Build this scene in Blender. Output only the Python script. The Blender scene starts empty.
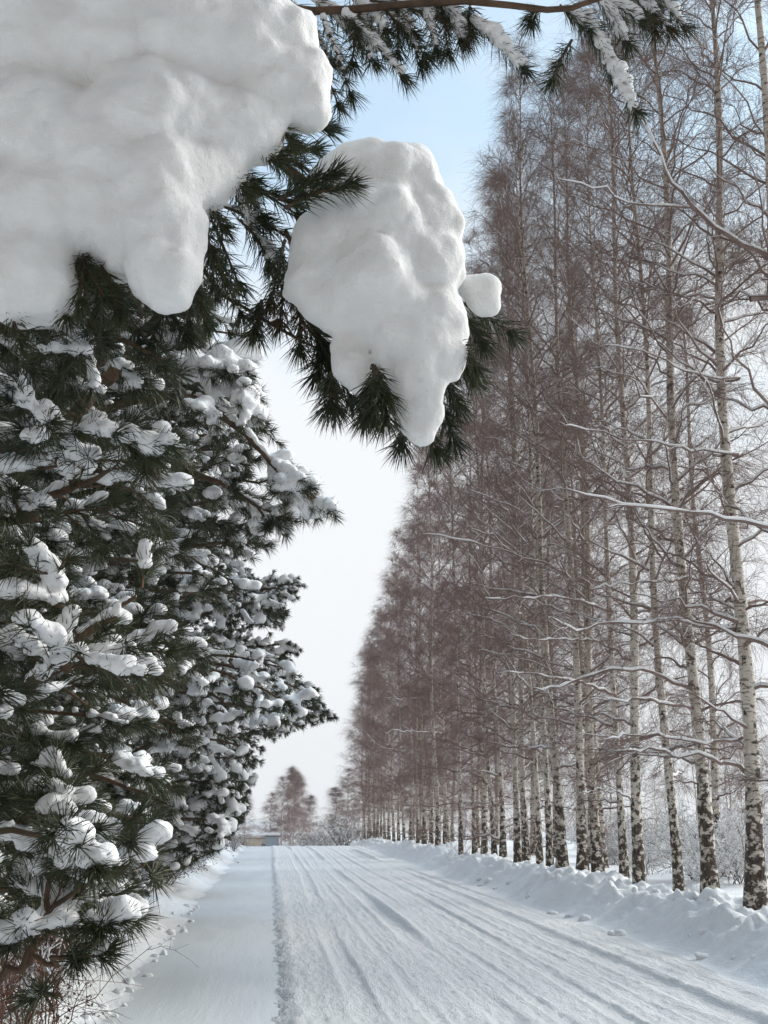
import bpy, math, random
import numpy as np
from mathutils import Vector
rng = np.random.default_rng(7)
S = bpy.context.scene
COL = S.collection
R = math.radians
def nrm(a):
    return a / np.maximum(np.linalg.norm(a, axis=-1, keepdims=True), 1e-9)

# ---------------------------------------------------------------- camera
F = 1050.0
PITCH, YAW = R(16.1), R(5.95)
CAM = np.array([0, 0, 1.6])
FW = np.array([math.sin(YAW)*math.cos(PITCH), math.cos(YAW)*math.cos(PITCH), math.sin(PITCH)])
RT = np.array([math.cos(YAW), -math.sin(YAW), 0])
UP = np.cross(RT, FW)
def at(px, py, Y):
    d = FW + RT*(px-384)/F + UP*(512-py)/F
    return CAM + d*(Y/d[1])
def proj(P):
    v = np.asarray(P) - CAM
    w = v @ FW
    w = np.where(np.abs(w) < .05, .05, w)
    return 384 + F*(v @ RT)/w, 512 - F*(v @ UP)/w, w
cd = bpy.data.cameras.new('camera'); cam = bpy.data.objects.new('camera', cd); COL.objects.link(cam)
cam.location = CAM; cam.rotation_euler = (math.pi/2+PITCH, 0, -YAW)
cd.sensor_fit = 'VERTICAL'; cd.sensor_height = 36; cd.lens = 36*F/1024
cd.clip_start = .05; cd.clip_end = 5000
S.camera = cam

# ---------------------------------------------------------------- materials
def mat(name):
    m = bpy.data.materials.new(name); m.use_nodes = True
    nt = m.node_tree; b = nt.nodes['Principled BSDF']
    return m, nt, b
def N(nt, typ, **kw):
    n = nt.nodes.new(typ)
    for k, v in kw.items(): setattr(n, k, v)
    return n
def noise(nt, vec, scale, detail=4, rough=.55):
    n = N(nt, 'ShaderNodeTexNoise'); n.inputs['Scale'].default_value = scale
    n.inputs['Detail'].default_value = detail; n.inputs['Roughness'].default_value = rough
    if vec is not None: nt.links.new(vec, n.inputs['Vector'])
    return n
def ramp(nt, fac, stops):
    r = N(nt, 'ShaderNodeValToRGB')
    e = r.color_ramp.elements
    while len(e) > len(stops): e.remove(e[-1])
    while len(e) < len(stops): e.new(.5)
    for el, (p, c) in zip(e, stops):
        el.position = p; el.color = (*c, 1)
    nt.links.new(fac, r.inputs['Fac']); return r
def bump(nt, b, hs, strength, dist):
    bp = N(nt, 'ShaderNodeBump'); bp.inputs['Strength'].default_value = strength; bp.inputs['Distance'].default_value = dist
    nt.links.new(hs, bp.inputs['Height']); nt.links.new(bp.outputs['Normal'], b.inputs['Normal'])
    return bp
def mixc(nt, fac, a, b):
    m = N(nt, 'ShaderNodeMix', data_type='RGBA')
    for s, v in ((0, fac), (6, a), (7, b)):
        if isinstance(v, (tuple, float, int)):
            m.inputs[s].default_value = v if s == 0 else (*v, 1)
        else: nt.links.new(v, m.inputs[s])
    return m.outputs[2]
def math_n(nt, op, a, b=None):
    m = N(nt, 'ShaderNodeMath', operation=op)
    for i, v in enumerate((a, b)):
        if v is None: continue
        if isinstance(v, (int, float)): m.inputs[i].default_value = v
        else: nt.links.new(v, m.inputs[i])
    return m.outputs[0]

def snow_mat(name, col, scale, dist, strength=.6, col2=None, sss=0):
    m, nt, b = mat(name)
    g = N(nt, 'ShaderNodeNewGeometry')
    n1 = noise(nt, g.outputs['Position'], scale, 6, .65)
    n2 = noise(nt, g.outputs['Position'], scale*9, 3, .6)
    s = math_n(nt, 'ADD', n1.outputs['Fac'], math_n(nt, 'MULTIPLY', n2.outputs['Fac'], .25))
    bump(nt, b, s, strength, dist)
    c2 = col2 or tuple(c*.94 for c in col)
    n3 = noise(nt, g.outputs['Position'], scale*.35, 3)
    r = ramp(nt, n3.outputs['Fac'], [(.35, col), (.65, c2)])
    nt.links.new(r.outputs['Color'], b.inputs['Base Color'])
    b.inputs['Roughness'].default_value = .75
    b.inputs['Specular IOR Level'].default_value = .25
    if sss:
        b.inputs['Subsurface Weight'].default_value = sss; b.inputs['Subsurface Radius'].default_value = (1, .9, .8); b.inputs['Subsurface Scale'].default_value = .03
    return m
M_SNOW = snow_mat('fresh_snow', (.86, .86, .865), 9, .02, .55)
M_SNOWBIG = snow_mat('heaped_snow', (.88, .87, .855), 30, .012, .9, sss=.5)
M_SNOWB = snow_mat('bank_snow', (.89, .90, .91), 7, .06, .6)
M_FIELD = snow_mat('field_snow', (.89, .90, .91), 2, .05, .5)

def road_mat():
    m, nt, b = mat('packed_snow')
    g = N(nt, 'ShaderNodeNewGeometry')
    sx = N(nt, 'ShaderNodeSeparateXYZ'); nt.links.new(g.outputs['Position'], sx.inputs[0])
    mp = N(nt, 'ShaderNodeMapping'); mp.inputs['Scale'].default_value = (1, .10, 1)
    nt.links.new(g.outputs['Position'], mp.inputs['Vector'])
    st = noise(nt, mp.outputs[0], 9, 6, .65)
    ft = noise(nt, g.outputs['Position'], 26, 6, .75)
    edge = noise(nt, g.outputs['Position'], 2.6, 5, .65)
    # smooth wind-packed strip on the left, rutted loose snow on the right
    xx = math_n(nt, 'ADD', sx.outputs['X'], math_n(nt, 'MULTIPLY', math_n(nt, 'SUBTRACT', edge.outputs['Fac'], .5), .36))
    mr = N(nt, 'ShaderNodeMapRange'); mr.inputs[1].default_value = .11; mr.inputs[2].default_value = .19
    nt.links.new(xx, mr.inputs[0])
    dirt = ramp(nt, st.outputs['Fac'], [(.30, (.84, .86, .88)), (.5, (.91, .915, .92)), (.7, (.87, .885, .90))])
    ice = ramp(nt, noise(nt, mp.outputs[0], 2.5, 5, .6).outputs['Fac'], [(.3, (.64, .67, .69)), (.7, (.71, .73, .745))])
    nt.links.new(mixc(nt, mr.outputs[0], ice.outputs['Color'], dirt.outputs['Color']), b.inputs['Base Color'])
    h = math_n(nt, 'ADD', math_n(nt, 'MULTIPLY', st.outputs['Fac'], .9), math_n(nt, 'MULTIPLY', ft.outputs['Fac'], 1.0))
    amp = math_n(nt, 'ADD', math_n(nt, 'MULTIPLY', mr.outputs[0], .9), .12)
    bump(nt, b, math_n(nt, 'MULTIPLY', h, amp), .95, .05)
    b.inputs['Roughness'].default_value = .6; b.inputs['Specular IOR Level'].default_value = .3
    return m
M_ROAD = road_mat()

def plain(name, c1, c2, scale, rough=.8, bdist=.004, bscale=None):
    m, nt, b = mat(name)
    tc = N(nt, 'ShaderNodeTexCoord')
    n = noise(nt, tc.outputs['Object'], scale, 5, .6)
    r = ramp(nt, n.outputs['Fac'], [(.35, c1), (.65, c2)])
    nt.links.new(r.outputs['Color'], b.inputs['Base Color'])
    b.inputs['Roughness'].default_value = rough; b.inputs['Specular IOR Level'].default_value = .25
    if bdist:
        bump(nt, b, noise(nt, tc.outputs['Object'], bscale or scale*3, 4).outputs['Fac'], .7, bdist)
    return m
M_PBARK = plain('pine_bark', (.10, .06, .04), (.22, .12, .07), 14, .9, .01)
M_PTWIG = plain('pine_twig_bark', (.07, .045, .032), (.13, .08, .05), 20, .9, .003)
def needle_mat():
    m, nt, b = mat('pine_needles')
    tc = N(nt, 'ShaderNodeTexCoord'); oi = N(nt, 'ShaderNodeObjectInfo')
    a = ramp(nt, noise(nt, tc.outputs['Object'], 9, 4).outputs['Fac'], [(.35, (.022, .034, .018)), (.65, (.052, .064, .030))])
    br = ramp(nt, noise(nt, tc.outputs['Object'], 3.5, 3).outputs['Fac'], [(.6, (0, 0, 0)), (.72, (1, 1, 1))])
    c = mixc(nt, math_n(nt, 'MULTIPLY', br.outputs['Color'], .75), a.outputs['Color'], (.11, .065, .03))
    c = mixc(nt, math_n(nt, 'MULTIPLY', oi.outputs['Random'], .5), c, (.055, .058, .022))
    nt.links.new(c, b.inputs['Base Color']); b.inputs['Roughness'].default_value = .5; b.inputs['Specular IOR Level'].default_value = .3
    return m
M_NEEDLE = needle_mat()
M_NEEDLEF = plain('far_pine_needles', (.030, .042, .028), (.052, .062, .040), 3, .7, 0)
M_TWIG = plain('birch_twigs', (.155, .108, .092), (.26, .185, .158), 3, .8, 0)
M_TWIGFAR = plain('young_birch_twigs', (.18, .122, .112), (.27, .186, .17), 2, .8, 0)
M_TWIGRED = plain('reddish_birch_twigs', (.165, .108, .094), (.26, .172, .15), 2, .8, 0)
M_SHRUB = plain('shrub_stems', (.07, .048, .04), (.13, .09, .075), 5, .85, 0)
M_DEADLEAF = plain('dead_leaves', (.07, .030, .022), (.15, .07, .045), 9, .8, 0)
M_WALL = plain('ochre_render', (.45, .40, .31), (.52, .46, .36), 3, .9, .003)
M_ROOF = plain('roof_edge', (.12, .09, .08), (.16, .12, .1), 6, .9, 0)
M_BLUE = plain('blue_paint', (.30, .34, .39), (.35, .39, .44), 3, .5, 0)
M_GLASS = plain('window_glass', (.05, .06, .07), (.07, .08, .09), 3, .2, 0)
M_FRAME = plain('white_paint', (.7, .7, .68), (.78, .78, .76), 4, .6, 0)

def birch_bark():
    m, nt, b = mat('birch_bark')
    tc = N(nt, 'ShaderNodeTexCoord')
    oi = N(nt, 'ShaderNodeObjectInfo')
    add = N(nt, 'ShaderNodeVectorMath', operation='ADD')
    cmb = N(nt, 'ShaderNodeCombineXYZ')
    nt.links.new(math_n(nt, 'MULTIPLY', oi.outputs['Random'], 37.0), cmb.inputs[2])
    nt.links.new(tc.outputs['Object'], add.inputs[0]); nt.links.new(cmb.outputs[0], add.inputs[1])
    v = add.outputs[0]
    sz = N(nt, 'ShaderNodeSeparateXYZ'); nt.links.new(tc.outputs['Object'], sz.inputs[0])
    def mp(sc):
        q = N(nt, 'ShaderNodeMapping'); q.inputs['Scale'].default_value = sc; nt.links.new(v, q.inputs['Vector']); return q.outputs[0]
    base = ramp(nt, noise(nt, mp((3, 3, .8)), 2, 4).outputs['Fac'], [(.3, (.52, .46, .39)), (.55, (.72, .66, .58)), (.75, (.60, .53, .45))])
    lent = noise(nt, mp((5, 5, 26)), 1.3, 3, .6)       # thin horizontal lenticels
    patch = noise(nt, mp((6, 6, 10)), 1.1, 5, .62)    # black blotches
    lm = ramp(nt, lent.outputs['Fac'], [(.55, (0, 0, 0)), (.61, (1, 1, 1))])
    # more and larger black patches towards the foot of the trunk
    mr = N(nt, 'ShaderNodeMapRange'); mr.inputs[1].default_value = .3; mr.inputs[2].default_value = 2.3
    mr.inputs[3].default_value = .14; mr.inputs[4].default_value = 0
    nt.links.new(sz.outputs['Z'], mr.inputs[0])
    pm = ramp(nt, math_n(nt, 'ADD', patch.outputs['Fac'], mr.outputs[0]), [(.57, (0, 0, 0)), (.62, (1, 1, 1))])
    # slender brown upper stem
    mu = N(nt, 'ShaderNodeMapRange'); mu.inputs[1].default_value = 4; mu.inputs[2].default_value = 15
    mu.inputs[3].default_value = 0; mu.inputs[4].default_value = .55
    nt.links.new(sz.outputs['Z'], mu.inputs[0])
    c = mixc(nt, mu.outputs[0], base.outputs['Color'], (.40, .33, .28))
    c = mixc(nt, math_n(nt, 'MULTIPLY', lm.outputs['Color'], .75), c, (.10, .08, .065))
    dark = ramp(nt, noise(nt, mp((9, 9, 4)), 3, 4).outputs['Fac'], [(.4, (.035, .028, .024)), (.65, (.12, .085, .06))])
    c = mixc(nt, pm.outputs['Color'], c, dark.outputs['Color'])
    nt.links.new(c, b.inputs['Base Color'])
    b.inputs['Roughness'].default_value = .75; b.inputs['Specular IOR Level'].default_value = .25
    bump(nt, b, math_n(nt, 'ADD', math_n(nt, 'MULTIPLY', pm.outputs['Color'], -1.0), noise(nt, mp((9, 9, 9)), 3, 5).outputs['Fac']), .7, .015)
    return m
M_BIRCH = birch_bark()

# ---------------------------------------------------------------- mesh helpers
def mesh_from(name, V, Fq, m, smooth=True):
    """V (n,3); Fq (k,c) constant-size faces or list of those arrays"""
    if not isinstance(Fq, list): Fq = [Fq]
    Fq = [f for f in Fq if len(f)]
    me = bpy.data.meshes.new(name)
    V = np.asarray(V, np.float32)
    me.vertices.add(len(V)); me.vertices.foreach_set('co', V.ravel())
    loops = np.concatenate([f.ravel() for f in Fq]).astype(np.int32)
    tot = np.concatenate([np.full(len(f), f.shape[1]) for f in Fq]).astype(np.int32)
    st = np.concatenate([[0], np.cumsum(tot)[:-1]]).astype(np.int32)
    me.loops.add(len(loops)); me.loops.foreach_set('vertex_index', loops)
    me.polygons.add(len(tot)); me.polygons.foreach_set('loop_start', st); me.polygons.foreach_set('loop_total', tot)
    me.polygons.foreach_set('use_smooth', np.full(len(tot), smooth))
    me.update(calc_edges=True); me.validate()
    me.materials.append(m)
    return me
def link(name, me, parent=None, loc=None):
    o = bpy.data.objects.new(name, me); COL.objects.link(o)
    if name in ('snow', 'needles', 'leaves'): o['kind'] = 'stuff'
    if parent is not None: o.parent = parent
    if loc is not None: o.location = loc
    return o
def tag(o, label=None, cat=None, group=None, kind=None):
    if label: o['label'] = label
    if cat: o['category'] = cat
    if group: o['group'] = group
    if kind: o['kind'] = kind
    return o
def empty(name, loc, label, cat, group=None):
    o = bpy.data.objects.new(name, None); COL.objects.link(o); o.location = loc; o.empty_display_size = .2
    return tag(o, label, cat, group)
def copy_tree(o, parent=None):
    c = o.copy(); COL.objects.link(c)
    if parent is not None:
        mi = o.matrix_parent_inverse.copy(); c.parent = parent; c.matrix_parent_inverse = mi
    for ch in list(o.children): copy_tree(ch, c)
    return c

class Geo:
    """gathers vertices and faces, builds ONE mesh"""
    def __init__(s): s.V = []; s.Q = []; s.n = 0
    def add(s, V, Fc):
        s.V.append(V); s.Q.append(Fc + s.n); s.n += len(V)
    def tubes(s, P, Rd, sides=3):
        """P (n,k,3) Rd (n,k)"""
        P = np.asarray(P, float); Rd = np.asarray(Rd, float)
        if P.ndim == 2: P = P[None]; Rd = Rd[None]
        n, k, _ = P.shape
        if n == 0: return
        T = np.empty_like(P); T[:, 1:-1] = P[:, 2:]-P[:, :-2]; T[:, 0] = P[:, 1]-P[:, 0]; T[:, -1] = P[:, -1]-P[:, -2]
        T = nrm(T)
        avg = nrm(P[:, -1]-P[:, 0])
        ref = np.where(np.abs(avg[:, 2:3]) > .8, np.array([[1., 0, 0]]), np.array([[0, 0, 1.]]))
        A = nrm(np.cross(T, ref[:, None, :])); B = np.cross(T, A)
        ang = np.arange(sides)*2*math.pi/sides
        V = P[:, :, None, :] + Rd[:, :, None, None]*(A[:, :, None, :]*np.cos(ang)[None, None, :, None] + B[:, :, None, :]*np.sin(ang)[None, None, :, None])
        V = V.reshape(-1, 3)
        i = np.arange(n)[:, None, None]*k*sides; j = np.arange(k-1)[None, :, None]*sides; a = np.arange(sides)[None, None, :]
        b = (a+1) % sides
        q = np.stack([i+j+a, i+j+b, i+j+sides+b, i+j+sides+a], -1).reshape(-1, 4)
        s.add(V, q)
    def build(s, name, m, smooth=True):
        if not s.V: return None
        V = np.concatenate(s.V)
        g = {}
        for f in s.Q: g.setdefault(f.shape[1], []).append(f)
        return mesh_from(name, V, [np.concatenate(v) for v in g.values()], m, smooth)

def needles(geo, P, T, n, L, w, a0=22, a1=60, lift=.3):
    """n needles at each of the points P with shoot tangent T"""
    m = len(P)
    if m == 0: return
    P = np.repeat(P, n, 0); T = np.repeat(nrm(T), n, 0)
    k = len(P)
    rv = nrm(rng.normal(size=(k, 3)))
    pr = nrm(rv - T*np.sum(rv*T, 1, keepdims=True))
    a = np.radians(rng.uniform(a0, a1, k))[:, None]
    d = T*np.cos(a)+pr*np.sin(a); d[:, 2] += lift*rng.uniform(0, 1, k); d = nrm(d)
    l = L*rng.uniform(.7, 1.15, k)[:, None]
    side = nrm(np.cross(d, nrm(rng.normal(size=(k, 3)))))*w*.5
    P = P + rng.normal(size=(k, 3))*.004
    mid = P + d*l*.55 + np.array([0, 0, -.03])*l
    tip = P + d*l + np.array([0, 0, -.12])*l
    V = np.stack([P-side, P+side, mid-side*.9, mid+side*.9, tip], 1).reshape(-1, 3)
    b = np.arange(k)[:, None]*5
    geo.add(V, b+np.array([[0, 1, 3, 2]])); geo.n -= 0
    geo.Q.append(b+np.array([[2, 3, 4]])+(geo.n-len(V)))

# icosphere template
def ico(sub):
    import bmesh
    bm = bmesh.new(); bmesh.ops.create_icosphere(bm, subdivisions=sub, radius=1)
    V = np.array([v.co[:] for v in bm.verts]); Fc = np.array([[v.index for v in f.verts] for f in bm.faces]); bm.free()
    return V, Fc
ICO1, ICO2, ICO3 = ico(1), ico(2), ico(3)
TEX = {}
def cloud_tex(scale, depth=3):
    k = (scale, depth)
    if k not in TEX:
        t = bpy.data.textures.new('clouds', 'CLOUDS'); t.noise_scale = scale; t.noise_depth = depth; TEX[k] = t
    return TEX[k]
PENDING = []
def snow_blobs(name, sph, voxel, disp, m, parent=None, low=.55, tpl=ICO2, smooth=4, dep=3):
    """fuse soft snow lumps (x,y,z,r,zscale) into one surface"""
    if not len(sph): return None
    sph = np.asarray(sph, float)
    TV, TF = tpl
    V = TV[None]*sph[:, 3, None, None]
    V = V.copy()
    V[:, :, 2] *= sph[:, 4, None]
    V[:, :, 2] = np.where(V[:, :, 2] < 0, V[:, :, 2]*low, V[:, :, 2])
    V += sph[:, None, :3]
    Fc = (TF[None]+(np.arange(len(sph))*len(TV))[:, None, None]).reshape(-1, 3)
    me = mesh_from(name, V.reshape(-1, 3), Fc, m)
    o = link(name, me, parent)
    r = o.modifiers.new('r', 'REMESH'); r.mode = 'VOXEL'; r.voxel_size = voxel; r.use_smooth_shade = True
    sm = o.modifiers.new('s', 'SMOOTH'); sm.factor = .6; sm.iterations = smooth
    for sc, st in disp:
        d = o.modifiers.new('d', 'DISPLACE'); d.texture = cloud_tex(sc, dep); d.strength = st; d.mid_level = .5; d.texture_coords = 'LOCAL'
    PENDING.append(o)
    return o
def bake_snow():
    bpy.context.view_layer.update()
    dg = bpy.context.evaluated_depsgraph_get()
    res = [(o, bpy.data.meshes.new_from_object(o.evaluated_get(dg))) for o in PENDING]
    for o, me in res:
        o.modifiers.clear(); old = o.data; me.name = o.name; o.data = me
        for p in (me,):
            p.polygons.foreach_set('use_smooth', np.ones(len(p.polygons), bool))
    PENDING.clear()

def resample(P, k):
    """smooth Catmull-Rom resample of a polyline"""
    P = np.asarray(P, float)
    if len(P) == 2: P = np.array([P[0], (P[0]+P[1])/2, P[1]])
    Q = np.vstack([2*P[0]-P[1], P, 2*P[-1]-P[-2]])
    t = np.linspace(0, len(P)-1-1e-6, k); i = t.astype(int); u = (t-i)[:, None]
    a, b, c, d = Q[i], Q[i+1], Q[i+2], Q[i+3]
    return .5*(2*b+(c-a)*u+(2*a-5*b+4*c-d)*u**2+(3*b-a-3*c+d)*u**3)
def tang(P):
    T = np.empty_like(P); T[1:-1] = P[2:]-P[:-2]; T[0] = P[1]-P[0]; T[-1] = P[-1]-P[-2]
    return nrm(T)

# cheap smooth value noise
class VN:
    def __init__(s, seed): s.g = np.random.default_rng(seed).uniform(-1, 1, (256, 256))
    def __call__(s, x, y):
        x = np.asarray(x, float); y = np.asarray(y, float)
        i = np.floor(x).astype(int); j = np.floor(y).astype(int); u = x-i; v = y-j
        u = u*u*(3-2*u); v = v*v*(3-2*v)
        g = s.g; a = g[i % 256, j % 256]; b = g[(i+1) % 256, j % 256]; c = g[i % 256, (j+1) % 256]; d = g[(i+1) % 256, (j+1) % 256]
        return (a*(1-u)+b*u)*(1-v)+(c*(1-u)+d*u)*v
vn1, vn2, vn3, vn4 = VN(1), VN(2), VN(3), VN(4)
def sst(a, b, x):
    t = np.clip((x-a)/(b-a), 0, 1); return t*t*(3-2*t)

# ---------------------------------------------------------------- ground
XL, XS, XR = -1.28, .2, 4.75
def base_z(y):
    u = np.clip(y-56, 0, None)
    z = np.where(u < 14, -.0022*u*u, -.0022*196-.0616*(u-14))
    return np.maximum(z, -5.4+.0*y)
RUTS = [(.92, .055, .15), (1.32, .022, .09), (1.92, .065, .19), (2.38, .02, .08), (2.9, .03, .12), (3.3, .02, .09), (3.85, .07, .21), (4.35, .025, .1)]
def ground_z(x, y):
    x = np.asarray(x, float); y = np.asarray(y, float)
    mea = .07*vn1(y*.12+3, 0*y+.5)+.03*vn2(y*.5, 0*y+2.5)
    xm = x-mea
    z = base_z(y)+0*x
    on = sst(XS-.06, XS+.1, xm)*(1-sst(XR-.2, XR, x))
    rut = 0*z
    for i, (c, d, w) in enumerate(RUTS):
        cc = c+.10*vn3(y*.06+i*1.7, 0*y+i*.3)
        k = d*np.clip(.65+.85*vn2(y*.16+i*3, 0*y+9), .1, 1.4)
        rut += -.6*k*np.exp(-np.abs((xm-cc)/(w*.75))**4)+.45*k*np.exp(-((xm-cc-w*1.0)/(w*.32))**2)+.3*k*np.exp(-((xm-cc+w*1.0)/(w*.3))**2)
    fine = .007*vn1(x*9, y*2.4)+.007*vn2(x*17+5, y*8)+.006*vn3(x*31, y*23)
    tread = 0*z
    for i, (c, wd) in enumerate([(.95, .16), (1.45, .12), (2.05, .17), (2.95, .15), (3.45, .13), (4.0, .15)]):
        q = xm-c-.12*vn4(y*.05+i*5, 0*y+i)-.008*vn2(y*.8, 0*y+i)
        win = np.clip(1-(np.abs(q)/wd)**4, 0, 1)
        tread += win*(-.006+.003*np.cos(q*2*math.pi/.10))*(.7+.6*vn1(y*.3+i*9, 0*y+4))
    fine = fine+tread
    crumb = .016*np.abs(vn2(x*13, y*11))*(.4+1.2*np.clip(vn4(x*1.7, y*.22), 0, 1))+.010*np.abs(vn1(x*27, y*24))
    z += on*(.012+1.0*rut+.7*fine+crumb)
    # the little berm between the smooth strip and the rutted lane
    z += .024*(.75+.9*vn3(y*5.1, x*5))*np.exp(-((xm-XS-.05-.04*vn1(y*2.3, 0*y))/.10)**2)
    z += (1-on)*.006*vn1(x*3, y*1.3)
    # left bank
    eL = XL+.10*vn2(y*.9, 0*y+4)+.05*vn3(y*3, 0*y+1)
    lb = sst(0, .75, eL-x)
    lump = .05*vn1(x*3.6+8, y*3.1)+.032*vn2(x*7.5, y*6.3)+.014*vn3(x*19, y*15)
    z += lb*(.20+.10*vn4(x*.8, y*.7)+lump*1.2)+sst(.5, 6, eL-x)*.25
    # right bank
    eR = XR+.16*vn3(y*.55, 0*y+14)+.06*vn1(y*2.4, 0*y+6)
    rise = sst(0, .95, x-eR); crest = 1-sst(1.2, 2.6, x-eR)
    hB = (.43+.10*vn4(y*.35, 0*y+3)+.05*vn2(y*1.3, 0*y+3))*(1-.35*sst(35, 60, y))
    bil = .10*np.abs(vn2(x*3.4+2, y*2.9))+.065*np.abs(vn3(x*6.8, y*5.9+3))+.03*np.abs(vn4(x*14, y*12))
    z += rise*(.30+(hB-.34)*crest)+rise*crest*(bil*1.6+.5*lump)+.5*rise*(1-crest)*lump
    z += sst(8, 40, x)*.5*vn4(x*.05, y*.05)+sst(1.5, 12, x-6)*.0
    return z
def coords():
    xs = np.concatenate([np.arange(-3.2, 0, .04), np.arange(0, 4.8, .02), np.arange(4.8, 7.2, .04)])
    g = [.06]
    while sum(g) < 330: g.append(min(g[-1]*1.13, 25))
    c = np.cumsum(g)
    xs = np.concatenate([-3.2-c[::-1], xs, xs[-1]+c])
    ys = [-6]
    while ys[-1] < 430:
        y = ys[-1]
        ys.append(y+(.5 if y < 1.5 else min(20, max(.055, (y-3)*.0085 if y < 75 else (y-70)*.1))))
    return xs, np.array(ys)
xs, ys = coords()
for edge in (XL-.9, XR+1.9):                                  # the seams of the sheets lie on grid lines
    xs[np.argmin(abs(xs-edge))] = edge
GX, GY = np.meshgrid(xs, ys)
GX = GX+(.10*vn2(GY*.9, 0*GY+4)+.05*vn3(GY*3, 0*GY+1)+.05*vn1(GY*6, 0*GY+2))*np.exp(-((GX-XL)/.45)**2)   # ragged edge of the strip
GX = GX+(.16*vn3(GY*.55, 0*GY+14)+.06*vn1(GY*2.4, 0*GY+6))*np.exp(-((GX-XR)/.6)**2)
GZ = ground_z(GX, GY)
def sheet(name, i0, i1, m):
    X, Y, Z = GX[:, i0:i1+1], GY[:, i0:i1+1], GZ[:, i0:i1+1]
    h, w = X.shape
    idx = np.arange(h*w).reshape(h, w)
    q = np.stack([idx[:-1, :-1], idx[:-1, 1:], idx[1:, 1:], idx[1:, :-1]], -1).reshape(-1, 4)
    o = link(name, mesh_from(name, np.stack([X, Y, Z], -1).reshape(-1, 3), q, m))
    return tag(o, kind='structure')
iA = int(np.argmin(abs(xs-XL))); iB = int(np.argmin(abs(xs-XR)))
sheet('road', iA, iB, M_ROAD)
sheet('snowy_verge', 0, iA, M_SNOWB)
iC = int(np.argmin(abs(xs-(XR+3.2))))
sheet('snow_bank', iB, iC, M_SNOWB)
sheet('snowy_field', iC, len(xs)-1, M_FIELD)

# clods of snow thrown up along both edges of the road
def clod_mesh(seed):
    r = np.random.default_rng(seed); V, Fc = ICO3
    d = 0
    for k in range(5):
        ax = nrm(r.normal(size=3)); d = d+.10*np.sin(V@ax*r.uniform(1.5, 5)+r.uniform(0, 6))
    W = V*(1+d)[:, None]; W[:, 2] *= .75
    return mesh_from('snow_clod', W, Fc, M_SNOWB)
CL = [clod_mesh(i) for i in range(6)]
def clods(n, side):
    for k in range(n):
        y = 4.5+(rng.uniform()**1.6)*(26 if side == 'r' else 16)
        if side == 'r':
            x = XR+rng.choice([rng.uniform(0, .35), rng.uniform(.25, 1.1)]); s = rng.uniform(.03, .085)*(1 if rng.uniform() < .8 else 1.5)
            lab, gp = 'white snow clod lying on the long bank in front of the birches', 'snow clods on the right bank'
        else:
            x = XL+rng.choice([rng.uniform(-.1, .12), rng.uniform(-.5, .02)]); s = rng.uniform(.02, .065)
            lab, gp = 'small white snow clod on the verge below the pines', 'snow clods along the pine verge'
        px, py, w = proj([x, y, .3])
        if px < -150 or px > 900 or py > 1200: continue
        o = link('snow_clod', CL[k % 6]); o.scale = (s*rng.uniform(.8, 1.3), s*rng.uniform(.8, 1.3), s*rng.uniform(.8, 1.15))
        o.location = (x, y, float(ground_z(x, y))+s*.08); o.rotation_euler = (0, 0, rng.uniform(0, 6.3))
        tag(o, lab, 'snow clod', gp)
clods(36, 'r'); clods(80, 'l')

# ---------------------------------------------------------------- birches
def branch_set(P0, D, L, k, droop, wig, up=0.):
    """curved branches: starts P0 (n,3), directions D, lengths L -> (n,k,3)"""
    n = len(P0); s = np.linspace(0, 1, k)[None, :, None]
    D = nrm(D)
    bend = nrm(rng.normal(size=(n, 3)))*wig
    P = P0[:, None, :]+D[:, None, :]*L[:, None, None]*s + bend[:, None, :]*L[:, None, None]*(s**2)
    P[:, :, 2] += L[:, None]*(up-droop)*(s[:, :, 0]**2)
    P[:, 1:] += rng.normal(size=(n, k-1, 3))*.016*L[:, None, None]
    return P
def sample(P, t):
    """points and tangents on each branch of P (n,k,3) at params t (n,m)"""
    n, k, _ = P.shape
    f = np.clip(t, 0, .9999)*(k-1); i = f.astype(int); u = (f-i)[..., None]
    a = np.take_along_axis(P, i[..., None].repeat(3, -1), 1); b = np.take_along_axis(P, (i+1)[..., None].repeat(3, -1), 1)
    return a+(b-a)*u, nrm(b-a)
def side_dirs(T, ang0, ang1):
    sh = T.shape
    rv = nrm(rng.normal(size=sh)); pr = nrm(rv-T*np.sum(rv*T, -1, keepdims=True))
    a = np.radians(rng.uniform(ang0, ang1, sh[:-1]))[..., None]
    return T*np.cos(a)+pr*np.sin(a)
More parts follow.
